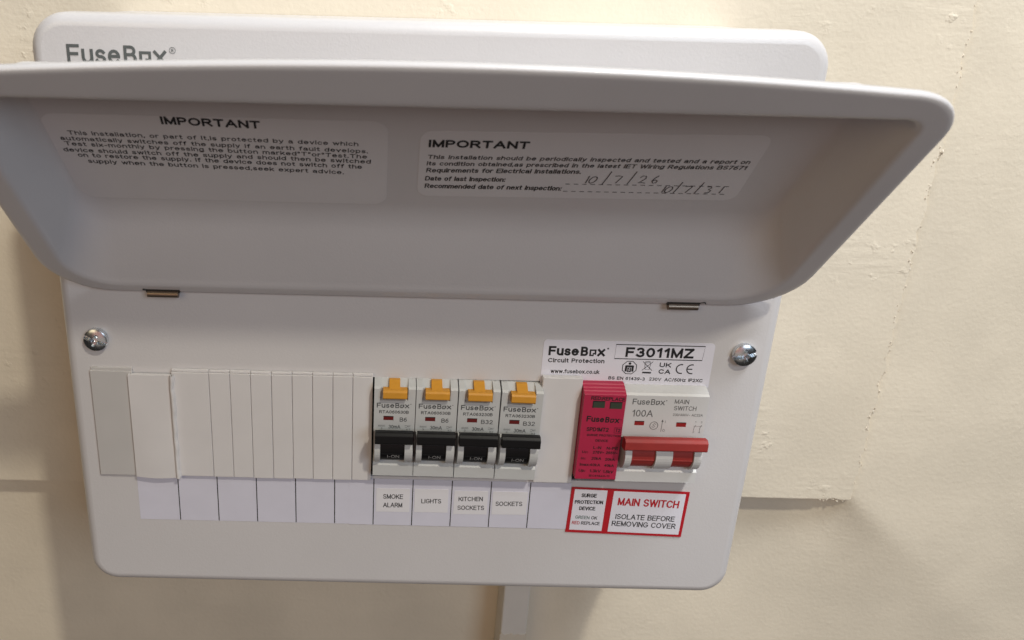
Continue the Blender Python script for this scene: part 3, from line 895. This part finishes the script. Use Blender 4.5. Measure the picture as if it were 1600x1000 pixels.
for tt in (('RED:REPLACE', 74.34, 109.7, 89.0, 109.2, 1.8), ('SPD1MT2', 73.94, 94.24, 83.61, 94.12, 1.95), ('T2', 86.5, 94.1, 88.7, 94.0, 1.7), ('SURGE PROTECTION', 74.34, 91.79, 89.15, 91.54, 1.09), ('DEVICE', 78.46, 88.99, 83.97, 88.92, 1.21),
           ('L-N', 77.92, 85.28, 81.37, 85.26, 1.5), ('N-PE', 83.84, 85.05, 88.84, 84.97, 1.5), ('Uc:', 73.21, 83.09, 75.76, 83.05, 1.22), ('275V~', 77.93, 82.94, 83.0, 82.92, 1.4), ('255V~', 83.72, 82.82, 88.91, 82.74, 1.4),
           ('In:', 73.06, 79.85, 75.00, 79.79, 1.23), ('20kA', 77.69, 79.81, 81.99, 79.76, 1.4), ('20kA', 83.76, 79.47, 88.06, 79.37, 1.4), ('Imax:40kA', 72.82, 76.59, 81.93, 76.39, 1.4), ('40kA', 83.73, 76.32, 88.00, 76.21, 1.4),
           ('Up:', 72.66, 73.53, 75.58, 73.38, 1.4), ('1.3kV', 77.53, 73.32, 82.48, 73.23, 1.5), ('1.5kV', 83.47, 73.04, 88.14, 72.94, 1.5), ('IEC61643-11', 77.53, 71.05, 86.63, 70.91, 1.0)):
    text(mb, *tt, o, 0, 0.18)
mb.ribbon([(86.1, 93.55), (89.1, 93.5), (89.1, 96.2), (86.1, 96.25)], 0.2, o, 0, True)
mb.build('printed_lettering', 'ink', e, SO)

# ------------------------------------------------------------------ main switch
e = empty('main_switch', (89.9, 0, 67.8))
tag(e, 'pale main switch with a wide red toggle bar, right end of the row', 'main switch')
MO = (0, 0, 0)
mb = MB()
prof = [(o_, z_ + 67.8) for o_, z_ in body_profile()]
mb.prism(prof, 89.9, 125.9)
for xa, xb in ((91.4, 94.3), (104.9, 112.2), (121.6, 124.9)):
    mb.prism([(o_, z_ + 67.8) for o_, z_ in [(-3, 8)] + arc(1.5, 15.2, 9.2, -62, 62, 14) + [(-3, 23)]], xa, xb)
MO = (89.9, 0, 67.8)
mb.build('body', 'body_white', e, MO)
mb = toggle_mesh(89.7, 125.4, [(94.4, 104.8), (112.3, 121.5)])
mb.v = [(x, o_, z + 67.8) for x, o_, z in mb.v]
for a, b in ((94.4, 104.8), (112.3, 121.5)):
    mb.box(a, b, 8.0, 10.1, 67.8 + 13.6, 67.8 + 14.2)
bevel(mb.build('toggle', 'red', e, MO), 0.5, 3)
for xa, xb, za in ((95.0, 99.2, 96.8), (113.3, 117.6, 96.5)):
    mb = MB()
    mb.box(xa, xb, 5.95, 6.05, za, za + 2.1, 0)
    mb.flat([(xa, za + 1.85), (xb, za + 1.85), (xb, za + 2.2), (xa, za + 2.2)], 6.08, 1)
    mb.build('indicator_window', ['mid_red', 'ink'], e, MO)
mb = MB()
o = 6.07
maker_logo(mb, 92.92, 107.05, 106.9, 107.0, 2.81, o, 0, 0.144)
for tt, mi in ((('100A', 93.34, 101.12, 102.45, 101.10, 3.33), 0), (('MAIN', 111.12, 107.89, 117.27, 107.79, 2.12), 0), (('SWITCH', 111.20, 104.68, 120.92, 104.57, 2.14), 0), (('230/400V~ AC22A', 111.14, 101.85, 124.2, 101.85, 1.2), 0)):
    text(mb, *tt, o, mi, 0.122)
cx, cz = 103.6, 96.8
mb.ribbon([(cx + 1.75 * math.cos(i * 0.2618), cz + 1.9 * math.sin(i * 0.2618)) for i in range(24)], 0.26, o, 0, True)
mb.ribbon([(cx - 0.9, cz - 0.5), (cx - 0.1, cz - 0.9), (cx + 0.5, cz - 0.4), (cx - 0.5, cz + 0.4), (cx + 0.1, cz + 1.0), (cx + 0.9, cz + 0.6)], 0.24, o, 0)
mb.ribbon([(107.0, 93.8), (107.1, 99.6)], 0.2, o, 0)
mb.flat([(106.6, 98.8), (107.6, 98.8), (107.1, 99.9)], o, 0)
text(mb, 'I', 108.3, 98.2, 108.6, 98.2, 1.2, o, 0, 0.129)
text(mb, 'O', 107.6, 93.9, 108.7, 93.9, 1.2, o, 0, 0.122)
for dx in (0, 2.6):
    mb.ribbon([(121.2 + dx, 94.8), (121.3 + dx, 96.2), (121.9 + dx, 97.6)], 0.18, o, 0)
    text(mb, '1' if dx == 0 else '3', 121.2 + dx, 98.6, 121.9 + dx, 98.6, 0.9, o, 0, 0.122)
    text(mb, '2' if dx == 0 else '4', 120.9 + dx, 93.6, 121.7 + dx, 93.6, 0.9, o, 0, 0.122)
mb.ribbon([(121.0, 97.0), (124.6, 97.0)], 0.12, o, 0)
mb.build('printed_lettering', 'faint_ink', e, MO)

# ------------------------------------------------------------------ blanks
mb = MB()
mb.box(-143.0, -124.6, 0.1, 1.3, 61.6, 114.6)
mb.box(-142.6, -124.6, -1.5, 0.8, 114.4, 116.0)
g1 = bevel(mb.build('blank_plate', ['blank_grey'], None), 0.25)
tag(g1, 'grey blanking plate at the far left end of the module row', 'blanking plate', 'blanking plates in the module row')

mb = MB()      # hand-cut plate: slightly bowed, its right edge turned up
nx_, nz_ = 10, 14
def sheet(x, z):
    t = (x + 126.2) / 18.6; s_ = (z - 61.6) / 52.0
    return 2.5 + 0.5 * math.sin(t * math.pi) * (1 - s_) + 0.35 * math.sin(s_ * 5.0 + 1) * t
gv = []
for j in range(nz_ + 1):
    for i in range(nx_ + 1):
        x = -126.2 + 18.6 * i / nx_; z = 61.9 + 51.6 * j / nz_ - 0.35 * math.sin(i / nx_ * math.pi) * (1 - j / nz_)
        gv.append((x, sheet(x, z), z))
k = nx_ + 1
mb.add(gv, [(j * k + i, j * k + i + 1, (j + 1) * k + i + 1, (j + 1) * k + i) for j in range(nz_) for i in range(nx_)], 0, True)
border = [i for i in range(k)] + [j * k + nx_ for j in range(1, nz_ + 1)] + [nz_ * k + i for i in range(nx_ - 1, -1, -1)] + [j * k for j in range(nz_ - 1, 0, -1)]
nb = len(border)
mb.add([gv[b] for b in border] + [(gv[b][0], 0.6, gv[b][2]) for b in border], [(i, (i + 1) % nb, nb + (i + 1) % nb, nb + i) for i in range(nb)], 0)
lip = []
for j in range(25):
    z = 61.8 + 52.0 * j / 24
    wv = 0.25 * noise.noise(Vector((0, z * 0.2, 4)))
    lip.append([(-108.0 + wv, 2.0, z), (-107.8 + wv, 3.5 + wv, z), (-106.7 + wv * 2, 3.6, z), (-106.2 + wv * 2.5, 2.0, z)])
for a, b in zip(lip, lip[1:]):
    mb.add(a + b, [(q, q + 1, q + 5, q + 4) for q in range(3)], 0, True)
w1 = mb.build('blank_plate', ['blank_white'], None)
tag(w1, 'white blanking plate standing slightly proud, overlapping the grey plate', 'blanking plate', 'blanking plates in the module row')

e = empty('blanking_strip', (-63, 0, 62))
tag(e, 'white grooved blanking strip left of the first circuit breaker', 'blanking strip')
EO = (-63, 0, 62)
mb = MB(); mb.box(-107.6, -19.9, 0.1, 1.35, 62.8, 114.9); mb.build('backing', 'blank_white', e, EO)
cuts = [-107.4, -91.1, -82.0, -73.0, -63.9, -54.9, -46.0, -37.1, -28.4, -19.6]
for a, b in zip(cuts, cuts[1:]):
    mb = MB()
    dz = random.uniform(-0.12, 0.12); do = random.uniform(-0.1, 0.1)
    mb.box(a + 0.10, b - 0.10, 1.37, 2.1 + do, 62.3 + dz, 115.0)
    mb.box(a + 0.10, b - 0.10, 0.3, 1.5 + do, 115.02, 116.1 + dz)
    bevel(mb.build('segment', 'blank_white', e, EO), 0.22)

mb = MB()
mb.box(53.9, 71.3, 0.5, 3.4, 64.2, 117.6)
w2 = bevel(mb.build('blank_plate', ['blank_white'], None), 0.4)
tag(w2, 'white blanking plate between the last circuit breaker and the crimson module', 'blanking plate', 'blanking plates in the module row')
